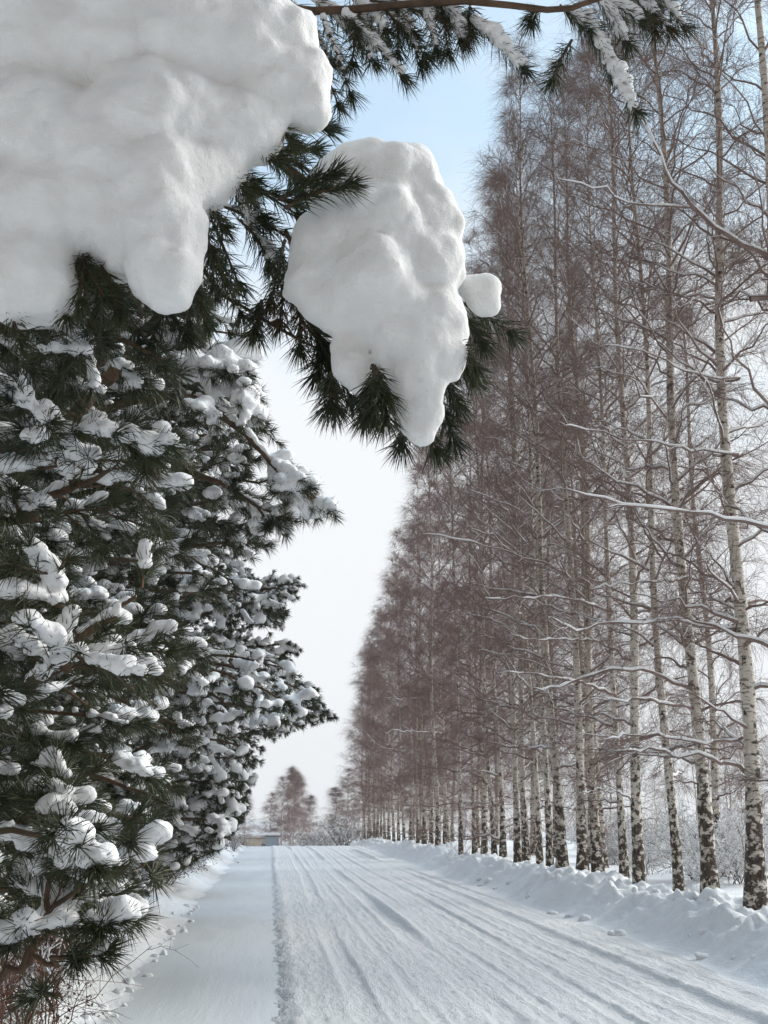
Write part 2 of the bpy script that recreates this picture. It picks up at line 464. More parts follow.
def birch_proto(H, r0, seed, nprim, nsec, ntw, spread=1., twr=.0028, mt=M_TWIG, snow=True, low=.07, prof=(.9, 1.5, 2.2, 1.9, .5), pw=.9, rk=(.13, .22), twl=1.):
    global rng
    keep = rng; rng = np.random.default_rng(seed)
    K = 26; t = np.linspace(0, 1, K)
    ph = rng.uniform(0, 6.3, 6)
    wx = .012*H*(np.sin(t*4+ph[0])-np.sin(ph[0]))*.45+.004*H*(np.sin(t*13+ph[1])-np.sin(ph[1]))
    wy = .012*H*(np.sin(t*3.4+ph[2])-np.sin(ph[2]))*.45+.004*H*(np.sin(t*11+ph[3])-np.sin(ph[3]))
    TP = np.stack([wx, wy, t*H], -1)
    flare = 1+.32*np.exp(-t*H/.9)+.35*np.exp(-t*H/.2)
    TR = r0*np.clip(1-t, .02, 1)**.8*flare
    TP[0, 2] = -.3
    g = Geo(); g.tubes(resample(TP, 70), np.interp(np.linspace(0, 1, 70), t, TR)*(1+.05*rng.normal(size=70)), 12)
    trunk = g.build('trunk', M_BIRCH)
    # primaries
    n = nprim
    tt = low+(1-low-.02)*np.sort(rng.uniform(0, 1, n))**pw
    p0 = np.stack([np.interp(tt, t, TP[:, i]) for i in range(3)], -1)
    az = np.arange(n)*2.4+rng.uniform(-.6, .6, n)
    el = np.radians(np.interp(tt, [0, .25, .6, 1], [8, 26, 45, 66])+rng.uniform(-10, 10, n))
    D = np.stack([np.cos(az)*np.cos(el), np.sin(az)*np.cos(el), np.sin(el)], -1)
    L = np.interp(tt, [0, .15, .4, .7, 1], prof)*spread*rng.uniform(.65, 1.2, n)
    PP = branch_set(p0, D, L, 9, .12, .12)
    rb = np.interp(tt, t, TR)*rng.uniform(*rk, n)+.005
    PR = rb[:, None]*np.linspace(1, .12, 9)[None]+.002
    g = Geo(); g.tubes(PP, PR, 5)
    # secondaries
    ts = rng.uniform(.18, 1, (n, nsec)); p, T = sample(PP, ts)
    D2 = side_dirs(T, 28, 58); D2[..., 2] += .1
    L2 = (L[:, None]*np.interp(ts, [.18, .5, 1], [.42, .38, .22])*rng.uniform(.6, 1.25, ts.shape)).ravel()
    p = p.reshape(-1, 3); D2 = D2.reshape(-1, 3)
    P2 = branch_set(p, D2, L2, 6, .10, .16)
    g.tubes(P2, np.linspace(1, .35, 6)[None]*(np.full(len(P2), 1)[:, None]*(.0045+.0015*rng.uniform(size=(len(P2), 1)))), 3)
    # hanging twigs
    t3 = rng.uniform(.15, 1, (len(P2), ntw)); p3, T3 = sample(P2, t3)
    D3 = side_dirs(T3, 20, 60)
    L3 = (rng.uniform(.16, .55, t3.shape)*twl).ravel()
    P3 = branch_set(p3.reshape(-1, 3), D3.reshape(-1, 3), L3, 5, .34, .2)
    g.tubes(P3, np.broadcast_to(np.linspace(1, .5, 5)[None]*twr, (len(P3), 5)), 3)
    crown = g.build('crown', mt, False)
    sn = None
    if snow:
        gs = Geo()
        m = (tt < .5) & (rng.uniform(size=n) < .55)
        Ps = PP[m][:, :7].copy(); Ps[:, :, 2] += PR[m][:, :7]*.9
        gs.tubes(Ps, PR[m][:, :7]*np.array([.5, .9, .95, .9, .95, .8, .3])+.004, 6)
        m2 = rng.uniform(size=len(P2)) < .12
        Ps = P2[m2][:, :4].copy(); Ps[:, :, 2] += .006
        gs.tubes(Ps, np.broadcast_to(np.array([.5, 1, 1, .3])[None]*.007, (len(Ps), 4)), 5)
        sn = gs.build('snow', M_SNOW)
    rng = keep
    return trunk, crown, sn
VAR = [birch_proto(18., .125, 100+i, 84, 12, 13, twr=.0018, pw=.8, twl=1.2) for i in range(5)]
VARF = [birch_proto(18., .125, 130+i, 78, 11, 9, twr=.0029, twl=1.35, mt=M_TWIGRED, prof=(1.5, 1.8, 2.3, 1.9, .5), low=.03) for i in range(3)]
base_px = [818, 755, 711, 680, 640, 625, 599, 583, 563, 550, 540, 527, 518, 503, 495, 484, 475, 461, 445, 438, 431, 424, 418, 410, 404, 399, 394, 389, 385, 381, 377, 374, 371, 368, 365, 362]
rad = {0: 1.1, 1: 1.18, 2: 1.0, 3: .8, 4: .95, 5: .7, 6: 1.0, 7: .95, 8: 1.05, 9: .75}
lean = {0: .06, 1: .056, 2: .006, 3: .02, 4: .008, 5: .012, 6: -.004, 7: .01}
descr = {0: ('tall birch rising just beyond the right picture edge with boughs reaching over the bank'),
 1: 'thickest white birch at the far right with dark cracked bark on its lower trunk',
 2: 'birch with a blackened rough foot, second visible trunk from the right edge',
 3: 'pale clean white birch, third visible trunk from the right, slimmer than its neighbours',
 4: 'white birch fourth from the right with a snow plastered foot and slim companion behind',
 5: 'thin birch stem close on the left of the fourth trunk from the right',
 6: 'spotted white birch leaning slightly, left of the thin stem and sixth from the right',
 7: 'straight grey white birch, seventh from the right, with a long snowy limb to the left',
 8: 'dark footed birch with brown bark at snow level, eighth from the right',
 9: 'slim pale birch just left of the dark footed eighth trunk'}
ordn = {10: 'tenth', 11: 'eleventh', 12: 'twelfth', 13: 'thirteenth', 14: 'fourteenth', 15: 'fifteenth', 16: 'sixteenth', 17: 'seventeenth', 18: 'eighteenth', 19: 'nineteenth'}
birches = []
brng = np.random.default_rng(5)
def hgt(Y): return float(np.interp(Y, [12, 30, 40, 50, 65, 90], [19.5, 18.4, 16.4, 14.3, 12.3, 10.3]))
for i, bx in enumerate(base_px):
    X = 6.15+brng.uniform(-.3, .3)*(1 if i > 3 else .4)
    lo, hi = 5, 200
    for _ in range(50):
        Y = (lo+hi)/2
        px = proj([X, Y, .4])[0]
        if px > bx: lo = Y
        else: hi = Y
    tr, cr, sn = VAR[i % 5] if i < 13 else VARF[i % 3]
    gp = 'birches in the row along the right side of the road'
    if i in descr: lab = descr[i]
    elif i in ordn: lab = 'white birch in the roadside row, %s trunk counted from the right edge' % ordn[i]
    else: lab = 'slender birch in the crowded far end of the roadside row, trunks merging into brown twigs'
    e = empty('birch_tree', (X, Y, float(ground_z(X, Y))-.05), lab, 'birch tree', gp)
    h = hgt(Y)*brng.uniform(.94, 1.05)/18
    rs = .72*rad.get(i, brng.uniform(.62, .95))
    e.rotation_mode = 'ZYX'
    e.rotation_euler = (brng.uniform(-.012, .012), lean.get(i, brng.uniform(-.015, .012)), brng.uniform(0, 6.28))
    t_ = link('trunk', tr, e); t_.scale = (rs, rs, h)
    # keep crown on the same axis as the trunk: same horizontal scale for the stem wiggle
    cs = float(np.interp(Y, [12, 40, 90], [1.0, .95, .75]))
    c_ = link('crown', cr, e); c_.scale = (rs*.3+cs*.7, rs*.3+cs*.7, h)
    if i < 14: s_ = link('snow', sn, e); s_.scale = c_.scale
    birches.append((e, X, Y))

for k in range(16):
    Y = 24+k*3.3+brng.uniform(-1, 1); X = brng.uniform(8.2, 10.5)
    e = empty('birch_tree', (X, Y, float(ground_z(X, Y))-.05), 'half hidden birch of the second row behind the roadside birches', 'birch tree', 'second row birches behind the roadside row')
    e.rotation_euler.z = brng.uniform(0, 6.28); h = hgt(Y)*brng.uniform(.8, .95)/18
    for n_, d in zip(('trunk', 'crown'), VARF[k % 3]):
        o = link(n_, d, e); o.scale = (.75, .75, h)

# long snow-laden lower limbs that reach over the bank
def limb_from_px(bi, pts, r0, dY=.9):
    e, X, Y = birches[bi]
    n = len(pts)
    P = np.array([at(px, py, Y-dY*(k/(n-1))**1.0*1.0) for k, (px, py) in enumerate(pts)])
    ax = np.array([X, Y, P[0][2]]); 
    P = resample(np.vstack([ax, P]) if abs(P[0][0]-X) > .12 else P, 20)
    P += rng.normal(size=P.shape)*.018
    rr = r0*np.linspace(1, .25, 20)
    g = Geo(); g.tubes(P, rr, 7)
    ts = rng.uniform(.25, 1, (1, 16)); p, T = sample(P[None], ts)
    D = side_dirs(T, 25, 55); D[..., 2] += .15
    P2 = branch_set(p[0], D[0], rng.uniform(.3, .8, 16), 6, .08, .15)
    g.tubes(P2, np.broadcast_to(np.linspace(1, .4, 6)[None]*.005, (16, 6)), 3)
    t3 = rng.uniform(.2, 1, (16, 5)); p3, T3 = sample(P2, t3)
    P3 = branch_set(p3.reshape(-1, 3), side_dirs(T3, 20, 55).reshape(-1, 3), rng.uniform(.12, .4, 80), 4, .2, .15)
    g.tubes(P3, np.broadcast_to(np.array([1, .9, .8, .5])[None]*.0026, (80, 4)), 3)
    inv = np.array(e.matrix_basis.inverted()) if False else None
    me = g.build('limb', M_TWIG, True)
    o = link('limb', me)
    gs = Geo(); Ps = P[1:].copy(); sr = rr[1:]*.85+.006+.004*rng.uniform(size=19); sr[0] *= .5; sr[-1] *= .3
    gap = vn1(np.arange(19)*.8+bi*7, np.zeros(19)+len(PENDING)) > .2
    sr[gap] *= .3
    Ps[:, 2] += rr[1:]*.8+.004
    gs.tubes(Ps, sr, 8)
    m2 = slice(0, 4); Q = P2[m2][:, :5].copy(); Q[:, :, 2] += .006
    gs.tubes(Q, np.broadcast_to(np.array([.5, 1, 1, .8, .3])[None]*.005, (len(Q), 5)), 5)
    s = link('snow', gs.build('snow', M_SNOW), o)
    return e, o
LIMBS = [
 (0, [(818, 300), (768, 258), (722, 232), (684, 197), (660, 160), (640, 110)], .045, .5),
 (0, [(735, 243), (693, 210), (650, 204), (600, 190), (560, 180)], .024, .6),
 (0, [(818, 545), (768, 528), (702, 514), (635, 506), (568, 489)], .036, 1.2),
 (1, [(738, 455), (697, 450), (652, 442), (585, 428), (560, 422)], .022, 1.2),
 (7, [(574, 580), (546, 564), (496, 548), (424, 531)], .028, 2.0),
 (2, [(690, 578), (652, 581), (591, 589)], .022, 1.0),
 (1, [(742, 630), (685, 623), (619, 623), (574, 628), (545, 618)], .028, 1.6),
 (5, [(612, 612), (574, 599), (530, 598), (485, 599)], .026, 1.6),
 (5, [(610, 640), (563, 640), (513, 637)], .022, 1.2),
 (2, [(692, 690), (652, 673), (607, 670), (563, 684), (535, 690)], .028, 1.6),
 (5, [(618, 697), (585, 684), (546, 676), (505, 672)], .030, 1.6),
 (2, [(694, 709), (652, 701), (591, 701)], .026, 1.4),
 (1, [(745, 770), (702, 757), (652, 751), (620, 752)], .026, 1.4),
 (1, [(743, 740), (700, 742), (640, 735), (600, 742)], .02, 1.4),
 (4, [(634, 800), (610, 790), (580, 792)], .016, .8),
 (1, [(738, 380), (690, 372), (640, 350), (600, 345)], .02, 1.2),
 (3, [(662, 560), (640, 520), (625, 480), (618, 450)], .02, .5),
 (1, [(740, 600), (715, 560), (690, 530)], .022, .5),
 (9, [(545, 640), (520, 655), (480, 650)], .016, .8),
 (20, [(430, 698), (405, 699), (385, 698)], .02, 1.5),
 (18, [(445, 733), (420, 732), (392, 730)], .02, 1.5),
 (24, [(404, 752), (380, 746), (366, 733)], .02, 1.2),
]
pend_limbs = [limb_from_px(*a) for a in LIMBS]
bpy.context.view_layer.update()
for e, o in pend_limbs:
    o.parent = e; o.matrix_parent_inverse = e.matrix_world.inverted()

# ---------------------------------------------------------------- pines
def outline_fn(pts):
    ys_, xs_ = [p[0] for p in pts], [p[1] for p in pts]
    return lambda py: np.interp(py, ys_, xs_)
def pine_limb(tree, axis, r0, ntw, tlen, nl, nw, npt, sr, voxel, psnow=.85, droop=.12, nsub=3, bound=None, miny=1.9, mneed=M_NEEDLE, bark=M_PTWIG, needle_from=.25, jit=1., snow_low=.55, zsc=.85, fill=1., axis_snow=True):
    K = 16
    A = resample(axis, K)
    A[1:] += rng.normal(size=(K-1, 3))*.012*jit
    if bound is not None:
        px, py, w = proj(A)
        bad = np.where((px > bound(py)-6) | (A[:, 1] < miny) | (A[:, 2] < ground_z(A[:, 0], A[:, 1])+.05))[0]
        if len(bad):
            k = bad[0]
            if k < 5: return None
            A = resample(A[:k], K)
    Ltot = np.linalg.norm(np.diff(A, axis=0), axis=1).sum()
    T = tang(A)
    # twigs in two ranks plus a few upward
    n = ntw
    t = np.sort(rng.uniform(.2, .97, n)); t[-1] = .97
    f = t*(K-1); i = f.astype(int); u = (f-i)[:, None]
    p = A[i]*(1-u)+A[np.minimum(i+1, K-1)]*u; tt = T[i]
    sd = nrm(np.cross(tt, np.array([0, 0, 1.])))*np.where(np.arange(n) % 2, 1, -1)[:, None]
    roll = rng.normal(0, .35, n)[:, None]
    sd = sd*np.cos(roll)+np.array([0, 0, 1.])*np.sin(roll)
    a = np.radians(rng.uniform(30, 65, n))[:, None]
    D = tt*np.cos(a)+sd*np.sin(a)
    L = tlen*np.interp(t, [.2, .5, 1], [1, .9, .5])*rng.uniform(.6, 1.2, n)
    P1 = branch_set(p, D, L, 6, droop, .1)
    shoots = [P1]
    if nsub:
        ts = rng.uniform(.3, .95, (n, nsub)); q, TQ = sample(P1, ts)
        D2 = side_dirs(TQ, 30, 60); D2[..., 2] *= .6; D2[..., 2] += .08
        L2 = (L[:, None]*rng.uniform(.28, .55, ts.shape)).ravel()
        shoots.append(branch_set(q.reshape(-1, 3), D2.reshape(-1, 3), L2, 6, droop*.6, .1))
    endp = branch_set(A[-2:-1], T[-1:], np.array([tlen*.4]), 6, droop, .05)
    shoots.append(endp)
    Sh = np.concatenate(shoots)
    if bound is not None:
        px, py, w = proj(Sh[:, -1])
        ok = (px < bound(py)) & (Sh[:, -1, 1] > miny) & (Sh[:, -1, 2] > ground_z(Sh[:, -1, 0], Sh[:, -1, 1])+.05)
        Sh = Sh[ok]
    if len(Sh) == 0: return None
    g = Geo(); g.tubes(A, r0*np.linspace(1, .22, K), 7)
    g.tubes(Sh, np.broadcast_to(np.linspace(1, .4, 6)[None]*max(.0035, r0*.16), (len(Sh), 6)), 4)
    limb = link('limb', g.build('limb', bark), tree)
    # needles
    gn = Geo()
    m = max(3, int(5*fill))
    tn = np.linspace(needle_from, 1, m)[None]+rng.uniform(-.05, .05, (len(Sh), m)); q, TQ = sample(Sh, np.clip(tn, 0, .999))
    needles(gn, q.reshape(-1, 3), TQ.reshape(-1, 3), npt, nl, nw)
    q, TQ = sample(Sh, np.full((len(Sh), 1), .995)); needles(gn, q.reshape(-1, 3), TQ.reshape(-1, 3), npt*2, nl, nw, 8, 70, .25)
    link('needles', gn.build('needles', mneed, False), limb)
    # snow
    sph = []
    psnow = psnow*rng.uniform(.5, 1.3)
    for k in range(len(Sh)):
        if rng.uniform() > psnow: continue
        ln = np.linalg.norm(Sh[k, -1]-Sh[k, 0])
        r = sr*rng.uniform(.55, 1.25)
        n_ = max(2, int(ln*.75/(r*.8)))
        for s in np.linspace(rng.uniform(.2, .5), rng.uniform(.9, 1.08), n_):
            c, _ = sample(Sh[k:k+1], np.array([[min(s, .999)]])); c = c[0, 0]
            rr = r*rng.uniform(.75, 1.15)*np.interp(s, [0, .6, 1], [.6, 1, .95])
            sph.append((c[0]+rng.normal()*r*.12, c[1]+rng.normal()*r*.12, c[2]+rr*.34, rr, zsc))
    if axis_snow:
        for k in range(2, K):
            if rng.uniform() < .8:
                for sft in (0, .5):
                    c = A[k-1]*(1-sft)+A[k]*sft
                    rr = max(r0*1.1*(1-.6*k/K), sr*.4)*rng.uniform(.8, 1.2)
                    sph.append((c[0], c[1], c[2]+rr*.7+r0*.4*(1-k/K), rr, .9))
    if sph: snow_blobs('snow', sph, voxel, [(sr*1.6, sr*.75), (sr*.6, sr*.3)] if voxel < .02 else [(sr*2.2, sr*.5)], M_SNOW, limb, snow_low, ICO1 if voxel > .02 else ICO2)
    return limb

def pine_trunk(tree, pts, r0, bark=M_PBARK):
    g = Geo(); P = resample(pts, 40); g.tubes(P, r0*np.linspace(1, .12, 40)*(1+.04*rng.normal(size=40)), 12)
    return link('trunk', g.build('trunk', bark), tree)

def shift_children(e):
    """children were built in world space: hang them on the empty without moving them"""
    bpy.context.view_layer.update()
    mi = e.matrix_world.inverted()
    for c in e.children: c.matrix_parent_inverse = mi

# --- pine A: beside the camera, its boughs hang into the top and left of the picture
rng = np.random.default_rng(21)
XA, YA = -2.05, 3.7
tA = empty('pine_tree', (XA, YA, 0.1), 'nearest pine, snow padded boughs filling the left edge and hanging across the top', 'pine tree', 'snowy pines on the left verge')
pine_trunk(tA, [(XA, YA, -.2), (XA-.02, YA, 2.5), (XA+.05, YA+.05, 5), (XA, YA, 8)], .15)
bA = outline_fn([(120, -80), (220, -60), (290, 20), (345, 170), (400, 185), (470, 190), (520, 170), (560, 150), (620, 165), (680, 200), (720, 150), (780, 172), (840, 145), (870, 110), (900, 60), (940, 10), (1000, -60)])
bA2 = outline_fn([(200, 60), (400, 185), (850, 160), (880, 155), (930, 128), (960, 105), (985, 60), (1040, 20)])
def tree_limbs(tree, tx, ty, z0, z1, count, azr, Lr, rise, bound, **kw):
    made = 0
    zs = np.linspace(z0, z1, count)
    for z in zs:
        az = R(rng.uniform(*azr)); el = R(rng.uniform(*rise)); L = rng.uniform(*Lr)
        d = np.array([math.cos(az)*math.cos(el), math.sin(az)*math.cos(el), math.sin(el)])
        p0 = np.array([tx, ty, z])
        mid = p0+d*L*.5+np.array([0, 0, .05*L]); end = p0+d*L+np.array([0, 0, -.10*L])
        if pine_limb(tree, [p0, mid, end], bound=bound, **kw) is not None: made += 1
    return made
kwA = dict(r0=.024, ntw=9, tlen=.42, nl=.085, nw=.0026, npt=15, sr=.037, voxel=.0085, nsub=4, psnow=.62)
print('A', tree_limbs(tA, XA, YA, .15, 4.1, 58, (-62, 40), (1.2, 2.3), (-8, 28), bA, **kwA))
# hand placed boughs whose wood shows
def px_axis(pts): return np.array([at(*p) for p in pts])
def bough(tree, pts, **kw):
    d = dict(kwA); d.update(kw); return pine_limb(tree, px_axis(pts), **d)
bough(tA, [(-120, 560, 3.3), (0, 528, 3.2), (60, 492, 3.1), (110, 470, 3.0)], r0=.028, ntw=7, bound=bA)
bough(tA, [(-60, 760, 3.1), (30, 690, 3.0), (80, 640, 2.9), (130, 600, 2.9)], r0=.026, ntw=7, bound=bA)
bough(tA, [(-60, 1010, 3.1), (20, 968, 3.0), (48, 915, 3.0), (62, 850, 3.0), (72, 790, 3.0)], r0=.014, ntw=5, tlen=.3, bound=bA2, axis_snow=False)
bough(tA, [(20, 968, 3.0), (60, 905, 3.0), (100, 878, 2.9), (128, 872, 2.9), (150, 862, 2.9)], r0=.009, ntw=6, tlen=.22, bound=bA2, axis_snow=False, sr=.042)
bough(tA, [(20, 968, 3.0), (60, 955, 2.9), (100, 935, 2.9), (128, 915, 2.9)], r0=.008, ntw=6, tlen=.2, bound=bA2, axis_snow=False, sr=.045)
# overhanging boughs with explicit shoots
def shoot_limb(tree, axis, r0, shoots, nl=.08, nw=.0028, npt=26, sr=.04, voxel=.008, bark=M_PTWIG, K=20):
    A = resample(px_axis(axis), K)
    g = Geo(); g.tubes(A, r0*np.linspace(1, .35, K), 8)
    gn = Geo(); sph = []
    for s in shoots:
        (x0, y0, Y0), (x1, y1, Y1), sn = s
        P = resample([at(x0, y0, Y0), at((x0+x1)/2, (y0+y1)/2, (Y0+Y1)/2)+np.array([0, 0, .012]), at(x1, y1, Y1)], 8)
        g.tubes(P, np.linspace(.0055, .003, 8), 5)
        T = tang(P); needles(gn, P[1:], T[1:], npt, nl, nw, 20, 55)
        needles(gn, P[-1:], T[-1:], npt*2, nl, nw, 5, 50)
        if sn:
            for k in np.linspace(.1, .98, 9):
                c = P[int(k*7)]+(P[min(7, int(k*7)+1)]-P[int(k*7)])*(k*7-int(k*7))
                rr = sr*sn*rng.uniform(.75, 1.15)*np.interp(k, [0, .5, 1], [.6, 1, .75])
                sph.append((c[0], c[1], c[2]+rr*.55, rr, .85))
    limb = link('limb', g.build('limb', bark), tree)
    link('needles', gn.build('needles', M_NEEDLE, False), limb)
    if sph: snow_blobs('snow', sph, voxel, [(.09, .02), (.03, .008)], M_SNOW, limb)
    return limb
y = 3.0
shoot_limb(tA, [(-300, 200, 3.4), (-60, 60, 3.1), (130, 20, 3.0), (265, 8, 3.0), (330, 11, 3.0), (460, 1, 2.95), (555, 10, 2.9), (600, -2, 2.9), (680, -25, 2.85)], .02, [
 ((290, 0, y+.1), (330, 60, y+.1), .5), ((310, -5, y+.1), (360, 45, y+.1), .8), ((345, -10, y+.1), (385, 30, y), .9), ((385, -8, y+.1), (412, 32, y), .8), ((415, -15, y), (455, 15, y), .9), ((360, 10, y), (352, 62, y), 0), ((440, 0, y), (448, 50, y), 0), ((395, 0, y), (420, 62, y), .4), ((560, 5, y+.1), (610, 60, y+.1), .4), ((590, -10, y), (640, 22, y), .9), ((620, -20, y), (668, 28, y), .6), ((470, 5, y), (470, 34, y), 0),
 ((470, 18, y), (522, 68, y-.05), .95), ((572, 40, y), (553, 78, y), 0), ((585, 12, y), (613, 72, y), .8), ((605, 50, y), (634, 110, y-.05), .95),
 ((600, -2, y), (626, 42, y), .7), ((640, -20, y), (684, 26, y), .8), ((650, -15, y), (655, 30, y), .0),
 ((400, 5, y), (398, 52, y), 0), ((340, 10, y), (402, 76, y), .75), ((320, 12, y), (350, 92, y), .5), ((300, 15, y+.1), (338, 104, y), 0),
 ((425, 2, y), (436, 48, y), .6), ((448, 2, y), (462, 40, y), .8), ((380, 5, y), (424, 55, y), .5), ((300, 10, y), (310, 70, y), 0), ((350, 8, y+.1), (372, 60, y), .7),
 ((560, 8, y), (590, 30, y), .6), ((540, 10, y), (532, 20, y), 0), ((370, 0, y), (440, 20, y+.1), .8), ((330, 8, y), (380, 40, y+.1), .7), ((410, -5, y), (470, 25, y+.1), .6), ((610, -10, y), (650, 18, y+.1), .7)])
y = 2.75
shoot_limb(tA, [(-300, 330, 3.5), (-100, 160, 2.9), (60, 90, 2.75), (180, 110, 2.7), (260, 150, 2.75), (330, 200, 2.75), (400, 255, 2.75), (450, 310, 2.75)], .022, [
 ((240, 140, y), (322, 178, y), 0), ((215, 170, y), (296, 214, y), 0), ((196, 190, y), (238, 282, y), 0), ((228, 180, y), (268, 262, y), .5),
 ((250, 160, y), (312, 150, y), .5), ((205, 220, y), (214, 285, y), 0), ((220, 205, y), (300, 245, y), .4), ((285, 208, y-.3), (345, 186, y-.42), 0), ((280, 200, y-.3), (330, 176, y-.4), 0), ((262, 190, y), (325, 225, y), 0),
 ((195, 250, y), (190, 320, y), 0), ((240, 220, y), (290, 280, y), .5), ((225, 160, y), (262, 215, y), .5), ((210, 150, y), (250, 180, y), .6), ((280, 130, y), (325, 128, y), .4), ((270, 140, y), (300, 190, y), 0),
 ((70, 240, y), (116, 300, y), 0), ((95, 250, y), (78, 302, y), 0), ((0, 290, y), (8, 345, y), 0), ((20, 310, y), (62, 362, y), 0), ((60, 290, y), (100, 340, y), 0), ((110, 280, y), (140, 340, y), 0), ((150, 290, y), (185, 335, y), 0),
 ((-14, 150, y), (-6, 190, y), 0), ((100, 260, y), (96, 318, y), 0), ((200, 240, y), (240, 312, y), .4), ((-20, 330, y), (30, 370, y), .5), ((170, 300, y), (150, 345, y), 0)])
y = 2.7
shoot_limb(tA, [(150, 180, 2.9), (212, 282, 2.8), (252, 312, 2.75), (300, 340, 2.7), (326, 352, 2.7), (345, 360, 2.7)], .007, [
 ((285, 290, y), (322, 340, y), 0), ((300, 285, y), (300, 345, y), 0), ((308, 320, y), (350, 396, y), 0), ((332, 350, y), (336, 405, y), 0), ((360, 370, y), (368, 412, y), 0),
 ((410, 400, y), (436, 448, y), 0), ((412, 410, y), (402, 442, y), 0), ((330, 290, y), (362, 330, y), 0), ((325, 345, y), (318, 372, y), 0), ((300, 320, y), (330, 360, y), 0), ((350, 320, y), (380, 380, y), 0),
 ((455, 300, y), (508, 332, y), 0), ((462, 318, y), (482, 344, y), 0), ((448, 360, y), (472, 378, y), 0), ((436, 370, y), (456, 402, y), 0), ((440, 400, y), (452, 438, y), 0), ((332, 372, y-.1), (330, 404, y-.1), 0), ((372, 378, y-.25), (366, 412, y-.25), 0), ((385, 385, y-.25), (386, 416, y-.25), 0), ((285, 240, y), (272, 300, y), 0), ((290, 260, y), (280, 320, y), 0), ((262, 300, y), (255, 330, y), 0)])
# shoots whose tips show through the gaps and along the lower edges of the snow loads
y = 2.36
shoot_limb(tA, [(-200, 260, 2.7), (0, 250, 2.5), (90, 235, 2.45), (160, 215, 2.45), (225, 150, 2.5)], .010, [
 ((66, 246, y), (104, 296, y-.06), 0), ((88, 244, y), (80, 300, y-.06), 0), ((100, 262, y), (118, 312, y-.04), 0), ((60, 262, y), (66, 316, y-.02), 0),
 ((196, 196, y), (222, 226, y-.02), 0), ((212, 168, y), (246, 192, y-.02), 0), ((236, 142, y), (276, 160, y), 0), ((262, 118, y), (292, 142, y), 0), ((204, 240, y), (226, 280, y), 0), ((0, 296, y), (20, 340, y-.05), 0), ((190, 282, y), (206, 322, y), 0)], nl=.06, npt=20)
y = 2.44
shoot_limb(tA, [(285, 230, 2.75), (320, 300, 2.7), (350, 350, 2.65), (400, 390, 2.65)], .007, [
 ((374, 366, y+.04), (384, 396, y), 0), ((376, 372, y), (372, 404, y-.02), 0), ((452, 340, y+.08), (476, 368, y+.08), 0)], nl=.055, npt=18)
shift_children(tA)
# the three heavy loads of snow on the overhanging boughs
def heap(lobes, Y, label, q=1.0):
    sp = []
    for l in lobes:
        px, py, r = l[:3]; yy = Y+(l[3] if len(l) > 3 else 0)
        c = at(px, py, yy); rr = r*yy/F*1.03; sp.append((*c, rr, 1.0))
        if r > 19 and q > .5:
            for k in range(int(10+r*.22)):
                d = nrm(rng.normal(size=3)); d[1] -= .35; d = nrm(d)
                r2 = rr*rng.uniform(.26, .46)*(1 if r < 60 else .7)
                sp.append((*(c+d*(rr*1.03-r2*rng.uniform(.62, .92))), r2, 1.0))
    o = snow_blobs('snow_heap', sp, .0095, [(.04, .010*q), (.014, .0045)], M_SNOWBIG, None, 1.0, ICO2 if q > .5 else ICO3, 21 if q > .5 else 9, 1)
    return tag(o, label, 'snow heap', 'heavy loads of snow on the overhanging boughs')
heap([(-60, 60, 90), (-40, -60, 95), (60, -70, 95), (160, -60, 90), (240, -40, 70), (30, 50, 85), (110, 40, 88), (190, 45, 84), (245, 50, 68), (296, 84, 42), (306, 106, 31), (280, 45, 48), (250, 126, 42), (268, 100, 42),
      (215, 135, 55), (192, 180, 46), (150, 130, 75, -.02), (158, 190, 56, -.04), (164, 228, 48, -.06), (164, 268, 43, -.06), (166, 286, 32, -.06), (206, 188, 27), (222, 172, 29), (100, 165, 74), (40, 140, 74), (40, 215, 58), (30, 275, 46), (50, 296, 32), (22, 298, 34), (8, 285, 40), (-30, 220, 60), (96, 215, 50), (125, 258, 27), (-45, 150, 70)],
     2.35, 'huge lumpy snow load draped over the pine bough in the upper left corner')
heap([(376, 182, 46), (398, 186, 48), (424, 226, 42), (352, 205, 44), (332, 248, 48), (375, 240, 66), (372, 285, 58, -.03), (418, 270, 50), (430, 320, 42), (414, 345, 48), (384, 306, 46), (414, 385, 34), (418, 412, 28), (421, 432, 18), (350, 366, 22), (358, 382, 15), (342, 348, 16), (356, 346, 14), (440, 355, 31), (308, 285, 28), (322, 302, 27), (340, 316, 24), (318, 270, 34), (330, 190, 30), (340, 172, 26), (352, 164, 26), (446, 255, 22), (440, 235, 24)],
     2.55, 'rounded hanging snow load in the centre, tapering to a drooping tongue')
heap([(486, 289, 18), (478, 292, 17), (483, 302, 17), (490, 306, 13), (470, 287, 15), (482, 296, 19)], 2.6, 'small smooth snow lump beside the right flank of the drooping load', .25)

# --- pine B: next along the verge, its crown leans over the smooth strip
rng = np.random.default_rng(33)
XB, YB = -2.5, 7.4
tB = empty('pine_tree', (XB, YB, .1), 'bushy pine whose dark snow dotted crown leans out over the smooth strip', 'pine tree', 'snowy pines on the left verge')
pine_trunk(tB, [(XB, YB, -.2), (XB, YB, 3), (XB+.1, YB, 6), (XB, YB, 8.5)], .17)
bB = outline_fn([(250, 170), (300, 215), (330, 240), (370, 258), (410, 262), (440, 278), (470, 300), (500, 325), (515, 340), (530, 300), (550, 268), (580, 230), (620, 215), (690, 205), (760, 190), (830, 165), (855, 120), (900, 30), (1000, -40)])
kwB = dict(r0=.034, ntw=11, tlen=.55, nl=.09, nw=.0036, npt=14, sr=.048, voxel=.013, nsub=4, psnow=.52)
print('B', tree_limbs(tB, XB, YB, .5, 6.6, 62, (-75, 35), (2.0, 3.3), (-6, 24), bB, **kwB))
